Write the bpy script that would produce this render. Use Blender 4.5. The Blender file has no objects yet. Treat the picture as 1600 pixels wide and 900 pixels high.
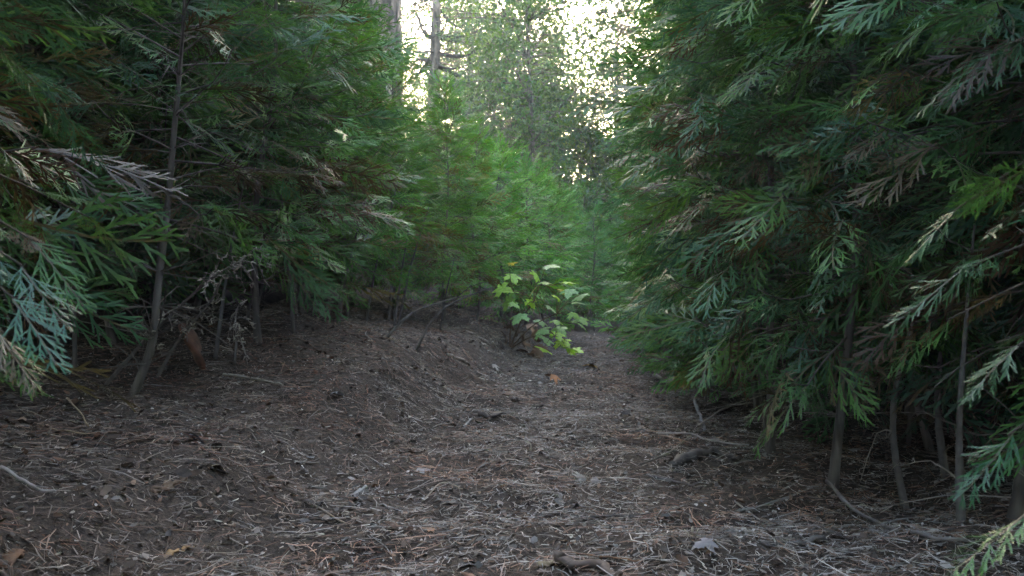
import bpy, math, random
import numpy as np

# ------------------------------------------------------------------ camera, sky, sun, exposure
sc = bpy.context.scene
C = sc.collection
R = math.radians
CAM = (0.0, 0.0, 0.6)
cam_d = bpy.data.cameras.new('camera'); cam = bpy.data.objects.new('camera', cam_d); C.objects.link(cam)
cam.location = CAM; cam.rotation_euler = (R(90), 0, 0)
cam_d.sensor_width = 36; cam_d.lens = 28.8; cam_d.clip_start = 0.02; cam_d.clip_end = 2000
cam_d.dof.use_dof = True; cam_d.dof.focus_distance = 2.8; cam_d.dof.aperture_fstop = 13
sc.camera = cam

SUN_EL, SUN_AZ = R(15.0), R(-1.5)          # azimuth measured from +Y towards +X
w = bpy.data.worlds.new('World'); sc.world = w; w.use_nodes = True
nt = w.node_tree; bg = nt.nodes['Background']
sky = nt.nodes.new('ShaderNodeTexSky'); sky.sky_type = 'NISHITA'; sky.sun_disc = False
sky.sun_elevation = SUN_EL; sky.sun_rotation = SUN_AZ
sky.air_density = 1.0; sky.dust_density = 2.0; sky.ozone_density = 1.0
nt.links.new(sky.outputs[0], bg.inputs[0]); bg.inputs[1].default_value = 0.15
sl = bpy.data.lights.new('sun', 'SUN'); sl.energy = 2.0; sl.angle = R(0.5); sl.color = (1, 0.87, 0.68)
so = bpy.data.objects.new('sun', sl); C.objects.link(so); so.location = (0, 30, 20)
so.rotation_euler = (-(math.pi/2 - SUN_EL), 0, -SUN_AZ)
sc.view_settings.view_transform = 'Standard'; sc.view_settings.look = 'None'
sc.view_settings.gamma = 1; sc.view_settings.exposure = 4.25
sc.view_settings.use_white_balance = True
sc.view_settings.white_balance_temperature = 7600; sc.view_settings.white_balance_tint = 10
HAZE = 0.0055
cy = sc.cycles
cy.volume_bounces = 0
cy.use_adaptive_sampling = True; cy.adaptive_threshold = .03
cy.max_bounces = 5; cy.diffuse_bounces = 3; cy.glossy_bounces = 2; cy.transmission_bounces = 4; cy.transparent_max_bounces = 4
cy.use_denoising = True; cy.caustics_reflective = False; cy.caustics_refractive = False
cy.sample_clamp_indirect = 4

# ------------------------------------------------------------------ small maths
def rot(ax, a):
    ax = np.asarray(ax, float); ax = ax/np.linalg.norm(ax); c, s = math.cos(a), math.sin(a); x, y, z = ax
    return np.array([[c+x*x*(1-c), x*y*(1-c)-z*s, x*z*(1-c)+y*s], [y*x*(1-c)+z*s, c+y*y*(1-c), y*z*(1-c)-x*s], [z*x*(1-c)-y*s, z*y*(1-c)+x*s, c+z*z*(1-c)]])
def nrm(v):
    v = np.asarray(v, float); return v/(np.linalg.norm(v)+1e-12)
def frame(d, roll=0.0):
    """columns: axis d, side, up"""
    d = nrm(d); up = np.array([0, 0, 1.0])
    if abs(d[2]) > .98: up = np.array([1.0, 0, 0])
    s = nrm(np.cross(up, d)); u = np.cross(d, s)
    c, k = math.cos(roll), math.sin(roll)
    return np.stack([d, c*s+k*u, c*u-k*s], 1)
_h = np.random.RandomState(7).rand(256, 256)
def vnoise(x, y, s, o=0):
    x = np.asarray(x, float)/s+o*17.3; y = np.asarray(y, float)/s+o*9.1
    xi = np.floor(x).astype(int); yi = np.floor(y).astype(int); fx = x-xi; fy = y-yi
    fx = fx*fx*(3-2*fx); fy = fy*fy*(3-2*fy)
    g = lambda a, b: _h[a % 256, b % 256]
    return (g(xi, yi)*(1-fx)+g(xi+1, yi)*fx)*(1-fy)+(g(xi, yi+1)*(1-fx)+g(xi+1, yi+1)*fx)*fy
def sstep(a, b, x):
    t = np.clip((np.asarray(x, float)-a)/(b-a), 0, 1); return t*t*(3-2*t)
def edge_l(y): return -0.75+0.155*np.clip(y, -6, 14)
def edge_r(y): return 0.62+0.07*np.clip(y, -6, 14)
def ground_h(x, y):
    x = np.asarray(x, float); y = np.asarray(y, float)
    d = edge_l(y)-x+0.12*(vnoise(x, y, .9, 3)-.5)
    k = 0.55+0.45*sstep(2.4, 4.4, y)
    z = k*(0.30*sstep(-0.1, 1.6, d)+.19*sstep(.1, .5, d+.25*(vnoise(x, y, .5, 5)-.5)))+0.17*np.clip(d-1.5, 0, 14)+.03*np.clip(d-15, 0, 80)
    z = z+0.05*np.clip(x-edge_r(y), 0, 60)
    z = z+0.075*(vnoise(x, y, .6, 1)-.5)+0.04*(vnoise(x, y, .21, 2)-.5)+0.028*(vnoise(x, y, .09, 4)-.5)
    z = z+2.0*sstep(12, 60, y)*sstep(12, 60, y)+1.2*(vnoise(x, y, 17, 6)-.5)*sstep(14, 40, np.hypot(x, y))
    return z
def hit(px, py):
    """ground point seen at a pixel of the 1600x900 photograph"""
    d = np.array([(px-800)/1280., 1, (450-py)/1280.]); t = .8
    while t < 40:
        p = np.array(CAM)+d*t
        if p[2] <= ground_h(p[0], p[1]): break
        t += .01
    return p
# ------------------------------------------------------------------ mesh collecting
class MB:
    def __init__(s): s.V = []; s.Q = []; s.Cc = []; s.n = 0
    def add(s, V, Q, col=None):
        V = np.asarray(V, float); s.V.append(V); s.Q.append(np.asarray(Q, np.int64)+s.n); s.n += len(V)
        if col is None: col = (1, 1, 1)
        col = np.asarray(col, float)
        s.Cc.append(np.broadcast_to(col, (len(V), 3)) if col.ndim == 1 else col)
    def mesh(s, name, mat, smooth=True):
        V = np.concatenate(s.V); Q = np.concatenate(s.Q); cc = np.concatenate(s.Cc)
        me = bpy.data.meshes.new(name)
        tri = Q[:, 2] == Q[:, 3]
        cnt = np.where(tri, 3, 4); start = np.concatenate([[0], np.cumsum(cnt)[:-1]])
        keep = np.ones(Q.shape, bool); keep[tri, 3] = False
        loops = Q[keep]
        me.vertices.add(len(V)); me.vertices.foreach_set('co', V.astype(np.float32).ravel())
        me.loops.add(len(loops)); me.loops.foreach_set('vertex_index', loops.astype(np.int32))
        me.polygons.add(len(Q)); me.polygons.foreach_set('loop_start', start.astype(np.int32))
        me.update(calc_edges=True)
        a = me.color_attributes.new('tint', 'FLOAT_COLOR', 'POINT')
        a.data.foreach_set('color', np.concatenate([cc, np.ones((len(cc), 1))], 1).astype(np.float32).ravel())
        if smooth: me.polygons.foreach_set('use_smooth', np.ones(len(Q), bool))
        if mat: me.materials.append(mat)
        me.validate()
        return me
def put(name, me, parent=None, loc=None):
    o = bpy.data.objects.new(name, me); C.objects.link(o)
    if parent: o.parent = parent
    if loc is not None: o.location = loc
    return o
def tag(o, label=None, cat=None, group=None, kind=None):
    if label: o['label'] = label
    if cat: o['category'] = cat
    if group: o['group'] = group
    if kind: o['kind'] = kind
    return o
def empty(name, loc, rz=0):
    o = bpy.data.objects.new(name, None); C.objects.link(o); o.location = loc; o.rotation_euler = (0, 0, rz)
    o.empty_display_size = .1
    return o
def tube(mb, P, rad, n=6, col=(1, 1, 1), cap=True, flat=1.0, rng=None, rough=0.0):
    P = np.asarray(P, float); k = len(P); rad = np.broadcast_to(np.asarray(rad, float), (k,))
    T = np.gradient(P, axis=0); ref = np.array([0.13, 0.31, 1.0])
    if abs(nrm(P[-1]-P[0])[2]) > .9: ref = np.array([1.0, .1, 0])
    V = []
    a = np.arange(n)*2*math.pi/n
    for i in range(k):
        t = nrm(T[i]); s = nrm(np.cross(ref, t)); u = np.cross(t, s)
        rr = rad[i]*(1+(rough*(rng.rand(n)-.5) if rough else 0))
        V.append(P[i]+np.outer(np.cos(a)*rr, s)+np.outer(np.sin(a)*rr*flat, u))
    V = np.concatenate(V); Q = []
    for i in range(k-1):
        for j in range(n):
            Q.append((i*n+j, i*n+(j+1) % n, (i+1)*n+(j+1) % n, (i+1)*n+j))
    if cap:
        c0, c1 = len(V), len(V)+1; V = np.concatenate([V, [P[0]], [P[-1]]])
        for j in range(n):
            Q.append((c0, (j+1) % n, j, j)); Q.append((c1, (k-1)*n+j, (k-1)*n+(j+1) % n, (k-1)*n+(j+1) % n))
    mb.add(V, Q, col)
def spline(pts, m):
    pts = np.asarray(pts, float); k = len(pts); t = np.linspace(0, k-1, m); out = []
    for q in t:
        i = min(int(q), k-2); f = q-i
        p0 = pts[max(i-1, 0)]; p1 = pts[i]; p2 = pts[i+1]; p3 = pts[min(i+2, k-1)]
        out.append(.5*((2*p1)+(-p0+p2)*f+(2*p0-5*p1+4*p2-p3)*f*f+(-p0+3*p1-3*p2+p3)*f**3))
    return np.array(out)

# ------------------------------------------------------------------ materials
def newmat(name):
    m = bpy.data.materials.new(name); m.use_nodes = True; return m, m.node_tree.nodes, m.node_tree.links, m.node_tree.nodes['Principled BSDF']
def noise_n(N, L, scale, detail=4, vec=None, dist=0):
    n = N.new('ShaderNodeTexNoise'); n.inputs['Scale'].default_value = scale; n.inputs['Detail'].default_value = detail; n.inputs['Distortion'].default_value = dist
    if vec: L.new(vec, n.inputs['Vector'])
    return n
def ramp_n(N, L, fac, stops):
    r = N.new('ShaderNodeValToRGB'); e = r.color_ramp.elements
    while len(e) < len(stops): e.new(.5)
    for k, (p, c) in enumerate(stops): e[k].position = p; e[k].color = (*c, 1)
    L.new(fac, r.inputs[0]); return r
def mul_n(N, L, a, b, f=1):
    m = N.new('ShaderNodeMix'); m.data_type = 'RGBA'; m.blend_type = 'MULTIPLY'; m.inputs[0].default_value = f
    L.new(a, m.inputs[6]); L.new(b, m.inputs[7]); return m.outputs[2]
def leaf_mat(name, rough=.5, trans=.35, spec=.5, tcol=(1.25, 1.2, .55), objcol=True):
    m, N, L, b = newmat(name)
    at = N.new('ShaderNodeAttribute'); at.attribute_name = 'tint'
    col = at.outputs['Color']
    if objcol:
        oi = N.new('ShaderNodeObjectInfo'); col = mul_n(N, L, col, oi.outputs['Color'])
    tc = N.new('ShaderNodeTexCoord'); nz = noise_n(N, L, 60, 2, tc.outputs['Object'])
    rp = ramp_n(N, L, nz.outputs[0], [(.3, (.75, .75, .75)), (.7, (1.2, 1.2, 1.2))])
    col = mul_n(N, L, col, rp.outputs[0])
    L.new(col, b.inputs['Base Color']); b.inputs['Roughness'].default_value = rough
    b.inputs['Specular IOR Level'].default_value = spec
    tr = N.new('ShaderNodeBsdfTranslucent')
    k = N.new('ShaderNodeRGB'); k.outputs[0].default_value = (*tcol, 1)
    L.new(mul_n(N, L, col, k.outputs[0]), tr.inputs[0])
    mx = N.new('ShaderNodeMixShader'); mx.inputs[0].default_value = trans
    L.new(b.outputs[0], mx.inputs[1]); L.new(tr.outputs[0], mx.inputs[2])
    L.new(mx.outputs[0], N['Material Output'].inputs[0])
    return m
def bark_mat(name, c0, c1, scale=14, stretch=.18, bump=.5, tint=False, bd=.01):
    m, N, L, b = newmat(name)
    tc = N.new('ShaderNodeTexCoord'); mp = N.new('ShaderNodeMapping'); mp.inputs['Scale'].default_value = (1, 1, stretch); L.new(tc.outputs['Object'], mp.inputs[0])
    n1 = noise_n(N, L, scale, 8, mp.outputs[0], .6)
    n2 = noise_n(N, L, 7, 3, tc.outputs['Object'])
    r = ramp_n(N, L, n1.outputs[0], [(.32, c0), (.66, c1)])
    r2 = ramp_n(N, L, n2.outputs[0], [(.3, (.6, .6, .6)), (.7, (1.2, 1.17, 1.1))])
    col = mul_n(N, L, r.outputs[0], r2.outputs[0])
    if tint:
        at = N.new('ShaderNodeAttribute'); at.attribute_name = 'tint'; col = mul_n(N, L, col, at.outputs['Color'])
    L.new(col, b.inputs['Base Color']); b.inputs['Roughness'].default_value = .85
    bp = N.new('ShaderNodeBump'); bp.inputs['Strength'].default_value = bump; bp.inputs['Distance'].default_value = bd
    L.new(n1.outputs[0], bp.inputs['Height']); L.new(bp.outputs[0], b.inputs['Normal'])
    return m
def tint_mat(name, rough=.7, nscale=40, lo=.65, hi=1.25, bump=.3):
    m, N, L, b = newmat(name)
    at = N.new('ShaderNodeAttribute'); at.attribute_name = 'tint'
    tc = N.new('ShaderNodeTexCoord'); n1 = noise_n(N, L, nscale, 5, tc.outputs['Object'])
    r = ramp_n(N, L, n1.outputs[0], [(.3, (lo,)*3), (.7, (hi,)*3)])
    L.new(mul_n(N, L, at.outputs['Color'], r.outputs[0]), b.inputs['Base Color']); b.inputs['Roughness'].default_value = rough
    bp = N.new('ShaderNodeBump'); bp.inputs['Strength'].default_value = bump; bp.inputs['Distance'].default_value = .004
    L.new(n1.outputs[0], bp.inputs['Height']); L.new(bp.outputs[0], b.inputs['Normal'])
    return m
M = {}
M['cedar'] = leaf_mat('cedar foliage', rough=.42, trans=.32, spec=.5)
M['fir'] = leaf_mat('forest foliage', rough=.5, trans=.38)
M['broad'] = leaf_mat('broad leaf', rough=.38, trans=.45, spec=.5, tcol=(1.4, 1.35, .35))
M['stem'] = bark_mat('young cedar bark', (.055, .047, .044), (.18, .158, .15), 30, .15, .4, True)
M['bark'] = bark_mat('old trunk bark', (.03, .024, .02), (.3, .25, .22), 11, .25, 1.0, False, .06)
M['twig'] = tint_mat('dry twig', .8)
M['wood'] = tint_mat('weathered wood', .75, 25, .45, 1.4, .6)
M['litter'] = tint_mat('litter', .65, 12, .6, 1.3, .1)
m, N, L, b = newmat('forest soil')
tc = N.new('ShaderNodeTexCoord')
n1 = noise_n(N, L, 2.2, 6, tc.outputs['Object']); n2 = noise_n(N, L, 55, 8, tc.outputs['Object'], .8); n3 = noise_n(N, L, 260, 4, tc.outputs['Object'])
r1 = ramp_n(N, L, n1.outputs[0], [(.3, (.036, .029, .026)), (.7, (.082, .066, .058))])
r2 = ramp_n(N, L, n2.outputs[0], [(.3, (.45, .43, .42)), (.62, (1.35, 1.25, 1.2))])
r3 = ramp_n(N, L, n3.outputs[0], [(.35, (.6, .6, .6)), (.7, (1.5, 1.45, 1.4))])
L.new(mul_n(N, L, mul_n(N, L, r1.outputs[0], r2.outputs[0]), r3.outputs[0]), b.inputs['Base Color']); b.inputs['Roughness'].default_value = .9
b.inputs['Specular IOR Level'].default_value = .25
bp = N.new('ShaderNodeBump'); bp.inputs['Strength'].default_value = .8; bp.inputs['Distance'].default_value = .012
L.new(n2.outputs[0], bp.inputs['Height']); L.new(bp.outputs[0], b.inputs['Normal']); M['soil'] = m

# ------------------------------------------------------------------ ground
def axis_vals(core0, core1, step, far0, far1):
    v = list(np.arange(core0, core1, step)); s = step; x = core1
    while x < far1: v.append(x); s *= 1.13; x += s
    s = step; x = core0-step; lo = []
    while x > far0: lo.append(x); s *= 1.13; x -= s
    return np.array(sorted(lo)+v)
gx = axis_vals(-2.2, 2.0, .035, -400, 400); gy = axis_vals(.9, 7.0, .04, -120, 700)
X, Y = np.meshgrid(gx, gy); Z = ground_h(X, Y)
nx_, ny_ = len(gx), len(gy)
i = np.arange((ny_-1)*nx_).reshape(ny_-1, nx_)[:, :-1].ravel()
mb = MB(); mb.add(np.stack([X.ravel(), Y.ravel(), Z.ravel()], 1), np.stack([i, i+1, i+nx_+1, i+nx_], 1))
g = put('ground', mb.mesh('ground', M['soil'])); tag(g, kind='structure')

# ------------------------------------------------------------------ cedar sprays (flat, axis +X, normal +Z)
def ribbon(V, Q, Cc, P, wid, nrm_, col):
    P = np.asarray(P, float); k = len(P); T = np.gradient(P, axis=0); b = len(V)
    for q in range(k):
        s = np.cross(nrm_, T[q]); s = s/(np.linalg.norm(s)+1e-9)
        V.append(P[q]-s*wid[q]*.5); V.append(P[q]+s*wid[q]*.5); Cc.append(col); Cc.append(col)
    for q in range(k-1): Q.append((b+2*q, b+2*q+1, b+2*q+3, b+2*q+2))
def spray(seed, nl=13, nb=7, wl=.011, ang=38, lat=.5, bl=.13, droop=.12, cup=.25, wood=True, segs=3, fine=False):
    """unit-length cedar spray; colour: (1,1,1)=green, encoded later by w in column 0 (0 leaf, 1 wood, .5 tip)"""
    r = np.random.RandomState(seed); V, Q, Cc = [], [], []
    sway = r.uniform(-.08, .08)
    ax = lambda s: np.array([s, sway*math.sin(s*3), 0])
    P = [ax(s) for s in np.linspace(0, 1, 6)]
    ribbon(V, Q, Cc, P, np.linspace(wl*1.1, wl*.8, 6), np.array([0, 0, 1.]), (.6 if wood else 0, 0, 0))
    sd = 1
    for q in range(nl):
        s = .06+.9*(q/(nl-1))**.9+r.uniform(-.01, .01); sd = -sd
        ln = lat*((1-s)**.75)*(.55+.45*min(1, s/.25))*r.uniform(.75, 1.15)+.07
        a = R(ang+r.uniform(-8, 8))*(1-.25*s)
        d0 = np.array([math.cos(a), sd*math.sin(a), r.uniform(-.22, .22)]); d1 = nrm(d0+np.array([.5, 0, -.1]))
        p0 = ax(s); n_ = nrm(np.array([0, r.uniform(-.35, .35), 1]))
        path = [p0, p0+d0*ln*.5, p0+d0*ln*.5+d1*ln*.5]
        if segs == 3: path = spline(path, 4)
        ribbon(V, Q, Cc, path, np.linspace(wl*.95, wl*.75, len(path)), n_, (0, 0, 0))
        m = max(2, int(round(nb*ln/(lat*.8)+1))); sb = 1
        for k in range(m):
            t = (k+.6)/(m+.3); sb = -sb
            pb = p0+d0*ln*min(t, .5)+d1*ln*max(0, t-.5)
            dd = d0 if t < .5 else d1; aa = R(r.uniform(14, 34))*sb
            db = rot([0, 0, 1], aa)@dd; db[2] += r.uniform(-.25, .2)
            l2 = bl*(1-.55*t)*r.uniform(.7, 1.2)*(.55+.45*(1-s))
            db2 = nrm(db+.4*dd)
            w0 = wl*r.uniform(.85, 1.1)
            if fine: ribbon(V, Q, Cc, [pb, pb+db*l2*.55, pb+db*l2*.55+db2*l2*.45], [w0*.7, w0, w0*.6], n_, (.25*(k > m/2), 0, 0))
            else: ribbon(V, Q, Cc, [pb, pb+db2*l2], [w0*1.05, w0*.7], n_, (.25*(k > m/2), 0, 0))
    V = np.array(V); Cc = np.array(Cc)[:, 0]
    V[:, 2] -= droop*V[:, 0]**2+cup*np.abs(V[:, 1])**1.4
    return V, np.array(Q), Cc
SP = [spray(s, 9, 5, .0185+.002*(s % 3), 32+4*(s % 4), .48+.07*(s % 3), .27, -.02+.1*(s % 3), .12+.14*(s % 2), segs=2) for s in range(10)]
SPB = [spray(20+s, 8, 4, .029, 38, .52, .28, -.02+.14*(s % 2), .2, segs=2) for s in range(5)]     # coarser, for trees farther off
SPC = [spray(60+s, 8, 3, .045, 42, .42, .2, .15+.1*(s % 2), .3, segs=2) for s in range(5)]      # coarsest, for the forest behind
SPH = [spray(40+s, 9, 6, .0185, 34+4*(s % 3), .5, .3, .02+.06*(s % 3), .22, fine=True) for s in range(5)]   # full, for branches near the camera
GREENS = [np.array(c) for c in ((.055, .142, .055), (.046, .128, .072), (.07, .16, .045), (.042, .115, .082), (.06, .138, .062), (.085, .172, .048))]
BROWNS = [np.array(c) for c in ((.1, .05, .024), (.125, .07, .034), (.09, .036, .018), (.17, .115, .065), (.07, .042, .025))]
def place_spray(mb, r, lib, pos, d, roll, size, dead=False, gi=None, bright=1.0):
    V, Q, w = lib[r.randint(len(lib))]
    F = frame(d, roll); v = V.copy()
    if r.rand() < .5: v[:, 1] *= -1
    v = (v*size)@F.T+pos
    if dead: base = BROWNS[r.randint(len(BROWNS))]*r.uniform(.5, 1.2); tip = base*1.3; wd = base*.7
    else:
        base = GREENS[r.randint(len(GREENS)) if gi is None else gi]*r.uniform(.75, 1.25)*bright; tip = base*np.array([1.25, 1.18, 1.0]); wd = np.array([.09, .075, .045])
    c = np.where(w[:, None] > .5, wd, np.where(w[:, None] > .1, tip, base))
    mb.add(v, Q, c)
def branch(mb, mw, r, P, sizes, nside, lib, dead=0., droop=0., bright=1., rad=.004, start=.3, rollmax=1.0, gi=None, wood=(1, 1, 1)):
    """a limb along P carrying sprays"""
    P = np.asarray(P, float); k = len(P)
    tube(mw, P, np.linspace(rad, rad*.35, k), 4, wood, cap=False)
    T = np.gradient(P, axis=0); sd = 1 if r.rand() < .5 else -1
    for q in range(nside):
        t = start+(1-start)*(q+r.uniform(0, .8))/nside; i = min(int(t*(k-1)), k-2); f = t*(k-1)-i
        p = P[i]*(1-f)+P[i+1]*f; d = nrm(T[i]); sd = -sd
        F = frame(d); a = R(r.uniform(25, 60))*sd
        dd = math.cos(a)*F[:, 0]+math.sin(a)*F[:, 1]+np.array([0, 0, r.uniform(-.35, .2)-droop])
        place_spray(mb, r, lib, p, dd, r.uniform(-rollmax, rollmax), sizes*r.uniform(.65, 1.1)*(1.05-.35*t), r.rand() < dead, gi, bright)
    place_spray(mb, r, lib, P[-1]-T[-1]*.1, T[-1]+np.array([0, 0, -droop*.2]), r.uniform(-rollmax, rollmax), sizes*r.uniform(.8, 1.1), r.rand() < dead*.6, gi, bright)
def dead_twigs(mb, r, stem, z0, z1, n, ln=.3, col=(.13, .11, .095)):
    """bare snapped side twigs on the shaded lower stem"""
    for q in range(n):
        z = r.uniform(z0, z1); i = np.argmin(np.abs(stem[:, 2]-z)); a = r.uniform(0, 6.28); l = ln*r.uniform(.35, 1.2)
        d = np.array([math.cos(a), math.sin(a), r.uniform(-.25, .55)])
        p = stem[i]; P = spline([p, p+d*l*.5+np.array([0, 0, r.uniform(-.03, .03)]), p+d*l+np.array([0, 0, r.uniform(-.1, .06)])], 5)
        c = np.array(col)*r.uniform(.6, 1.6); tube(mb, P, np.linspace(.0028, .001, 5), 4, c, cap=False)
        for k in range(r.randint(2, 6)):
            t = r.randint(1, 5); dd = nrm(d+r.normal(0, .6, 3)); l2 = l*r.uniform(.12, .35)
            tube(mb, [P[t], P[t]+dd*l2*.5, P[t]+dd*l2+np.array([0, 0, -.02])], [.0013, .001, .0007], 3, c*1.1, cap=False)
def cedar_meshes(seed, H, base, rmax, dens=34, dead=.1, lib=SP, ssize=.26, stem=None, r0=.017, nside=5, twigs=26, bright=1.0, lowdead=.5, zmax=99, sagk=1.0, dr=0.):
    r = np.random.RandomState(seed)
    if stem is None:
        b1, b2 = r.uniform(-.1, .1, 2), r.uniform(-.1, .1, 2)
        stem = [(0, 0, -.05), (b1[0], b1[1], H*.25), (b2[0], b2[1], H*.6), (b1[0]*.5, b1[1]*.5, H)]
    S = spline(stem, 16); mw = MB(); tube(mw, S, np.linspace(r0, .004, 16)*np.concatenate([[1.6, 1.12], np.ones(14)]), 9, cap=False, rng=r, rough=.22)
    mf = MB(); H = S[-1, 2]; n = int(dens*(H-base)/1.0*.62); ang = r.uniform(0, 6)
    for q in range(n):
        u = (q+r.uniform(0, 1))/n; z = base+(H-base)*u**.92
        if z > zmax: continue
        ang += 2.4+r.uniform(-.4, .4)
        i = np.argmin(np.abs(S[:, 2]-z)); p = S[i].copy(); p[2] = z
        ln = rmax*((1-u)**.62)*(.72+.28*min(1, u/.2))*r.uniform(.62, 1.12)+.05
        el = R(11+36*u+r.uniform(-16, 16)); out = np.array([math.cos(ang), math.sin(ang), 0])
        d = out*math.cos(el)+np.array([0, 0, math.sin(el)])
        sag = sagk*ln*(.30-.2*u)*r.uniform(.5, 1.4)
        P = spline([p, p+d*ln*.4-np.array([0, 0, sag*.35]), p+d*ln*.75-np.array([0, 0, sag*.75]), p+d*ln-np.array([0, 0, sag*.55])], 6)
        dd = dead+(lowdead if u < .22 else 0)*r.uniform(0, 1)
        branch(mf, mw, r, P, ssize*(1-.25*u), max(2, int(nside*min(1.2, ln/.45)+.5)), lib, dd, dr+.2*(1-u), bright, .004, .12, 1.45)
    place_spray(mf, r, lib, S[-2], (0.1, 0, 1), 0, ssize)
    md = MB(); dead_twigs(md, r, S, .1, base+.5*(H-base), twigs, .3)
    return (mw.mesh('trunk', M['stem']), mf.mesh('crown', M['cedar'], smooth=False), md.mesh('dead_twigs', M['twig']))
def cedar(meshes, x, y, rz, s, label, color=(1, 1, 1), group=None, name='cedar_sapling', cat='sapling', tilt=(0, 0), dz=0):
    o = empty(name, (x, y, float(ground_h(x, y))-.015+dz), rz); o.rotation_euler = (tilt[0], tilt[1], rz); o.scale = (s, s, s)
    for nm, me in zip(('trunk', 'crown', 'dead_twigs'), meshes):
        c = put(nm, me, o)
        if nm == 'crown': c.color = (*color, 1)
        if nm == 'dead_twigs': c['kind'] = 'stuff'
    return tag(o, label, cat, group)

random.seed(3)
GL = 'young cedars crowding the bank beside the trail'
GR = 'young cedars lining the right side of the trail'
# variants
VM = [cedar_meshes(100+q, 2.3, .37, .52, 86, .13, ssize=.265, lowdead=.7, nside=8, twigs=40) for q in range(3)]          # bank saplings
VS = [cedar_meshes(110+q, 1.6, .16, .48, 66, .03, lib=SPB, ssize=.28, lowdead=.2, r0=.016, bright=1.12, twigs=10, nside=7) for q in range(2)]  # small, farther
VR = [cedar_meshes(120+q, 3.7, .47, .55, 68, .06, ssize=.27, lowdead=.35, r0=.016, zmax=3.0, nside=9, twigs=40, sagk=1.3, dr=.16) for q in range(3)]   # right side
VT = [cedar_meshes(130+q, 4.8, .45, .95, 38, .06, lib=SPB, ssize=.42, lowdead=.3, r0=.035, nside=7) for q in range(2)]  # tall back row
# ---- left front row
def relstem(pts, y, base):
    return [((px-800)/1280*y-base[0], dy, .6+(450-py)/1280*y-base[2]) for px, py, dy in pts]
bx, by = -1.335, 2.8; bz = float(ground_h(bx, by))
st = relstem([(186, 660, 0), (212, 600, 0), (236, 530, .01), (243, 440, .02), (256, 320, .03), (266, 200, .03), (272, 90, .05), (276, -60, .08), (270, -330, .1)], by, (bx, by, bz))
st[0] = (0, 0, -.06)
near_left = cedar_meshes(7, 2.6, .62, .55, 56, .14, stem=st, r0=.0175, lowdead=.8, twigs=70)
cedar(near_left, bx, by, 0, 1, 'pale-barked cedar with S-curved bare lower stem at left, in front of the dark thicket', (.9, 1.1, .9), GL, name='cedar_tree', cat='tree')
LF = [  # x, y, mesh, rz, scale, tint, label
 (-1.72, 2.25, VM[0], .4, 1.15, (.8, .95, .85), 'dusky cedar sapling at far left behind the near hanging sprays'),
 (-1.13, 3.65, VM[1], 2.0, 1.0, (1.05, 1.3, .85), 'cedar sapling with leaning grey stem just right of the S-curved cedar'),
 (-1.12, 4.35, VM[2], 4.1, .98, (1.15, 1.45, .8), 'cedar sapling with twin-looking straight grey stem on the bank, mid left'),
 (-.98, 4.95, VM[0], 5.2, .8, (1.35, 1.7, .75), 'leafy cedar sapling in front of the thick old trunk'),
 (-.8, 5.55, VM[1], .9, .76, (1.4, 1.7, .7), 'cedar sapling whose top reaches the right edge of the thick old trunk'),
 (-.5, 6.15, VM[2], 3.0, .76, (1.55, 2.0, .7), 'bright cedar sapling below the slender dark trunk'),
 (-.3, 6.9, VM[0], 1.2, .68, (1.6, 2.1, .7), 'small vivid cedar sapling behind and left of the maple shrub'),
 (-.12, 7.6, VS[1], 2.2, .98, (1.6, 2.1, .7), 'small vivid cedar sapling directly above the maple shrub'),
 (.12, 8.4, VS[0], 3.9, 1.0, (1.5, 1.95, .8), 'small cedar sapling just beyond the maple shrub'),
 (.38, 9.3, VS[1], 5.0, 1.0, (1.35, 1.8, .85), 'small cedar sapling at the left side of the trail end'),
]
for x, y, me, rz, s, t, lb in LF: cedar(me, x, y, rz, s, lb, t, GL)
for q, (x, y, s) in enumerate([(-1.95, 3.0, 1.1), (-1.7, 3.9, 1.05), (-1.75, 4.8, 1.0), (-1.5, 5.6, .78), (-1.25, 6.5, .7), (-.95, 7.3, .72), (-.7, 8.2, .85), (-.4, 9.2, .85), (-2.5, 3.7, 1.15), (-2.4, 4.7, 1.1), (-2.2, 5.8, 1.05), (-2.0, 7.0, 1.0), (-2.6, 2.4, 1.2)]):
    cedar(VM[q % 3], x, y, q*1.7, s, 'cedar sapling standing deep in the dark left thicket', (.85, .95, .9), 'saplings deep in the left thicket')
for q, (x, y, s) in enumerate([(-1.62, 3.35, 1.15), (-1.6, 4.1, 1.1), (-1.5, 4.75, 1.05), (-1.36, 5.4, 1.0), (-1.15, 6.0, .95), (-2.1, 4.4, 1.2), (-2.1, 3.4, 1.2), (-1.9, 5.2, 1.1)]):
    cedar(VS[q % 2], x, y, q*1.7, s, 'cedar sapling standing deep in the dark left thicket', (.7, .75, .6), 'saplings deep in the left thicket')  # crown tint darkened to stand in for the thicket's shade
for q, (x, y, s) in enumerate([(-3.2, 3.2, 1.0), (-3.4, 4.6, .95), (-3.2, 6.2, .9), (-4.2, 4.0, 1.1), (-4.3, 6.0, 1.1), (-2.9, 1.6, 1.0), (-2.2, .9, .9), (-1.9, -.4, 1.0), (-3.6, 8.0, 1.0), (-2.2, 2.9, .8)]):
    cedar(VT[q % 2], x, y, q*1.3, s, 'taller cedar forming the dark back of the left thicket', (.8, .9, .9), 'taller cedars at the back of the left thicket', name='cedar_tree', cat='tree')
for x, y, me, s, lb in [(-1.42, 1.42, VM[1], 1.1, 'cedar sapling added just outside the left edge to shade the near litter'), (-1.75, .8, VT[0], .75, 'taller cedar added beside the camera on the left for shade')]:  # out-of-view cedars added to shade the near ground on the left
    cedar(me, x, y, x*3, s, lb, (.85, .95, .85), GL)
cedar(VT[1], 1.75, .6, 1.0, .75, 'taller cedar added beside the camera on the right for shade', (.85, .95, .9), GR)  # out-of-view cedar added to darken the lower right ground
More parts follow.
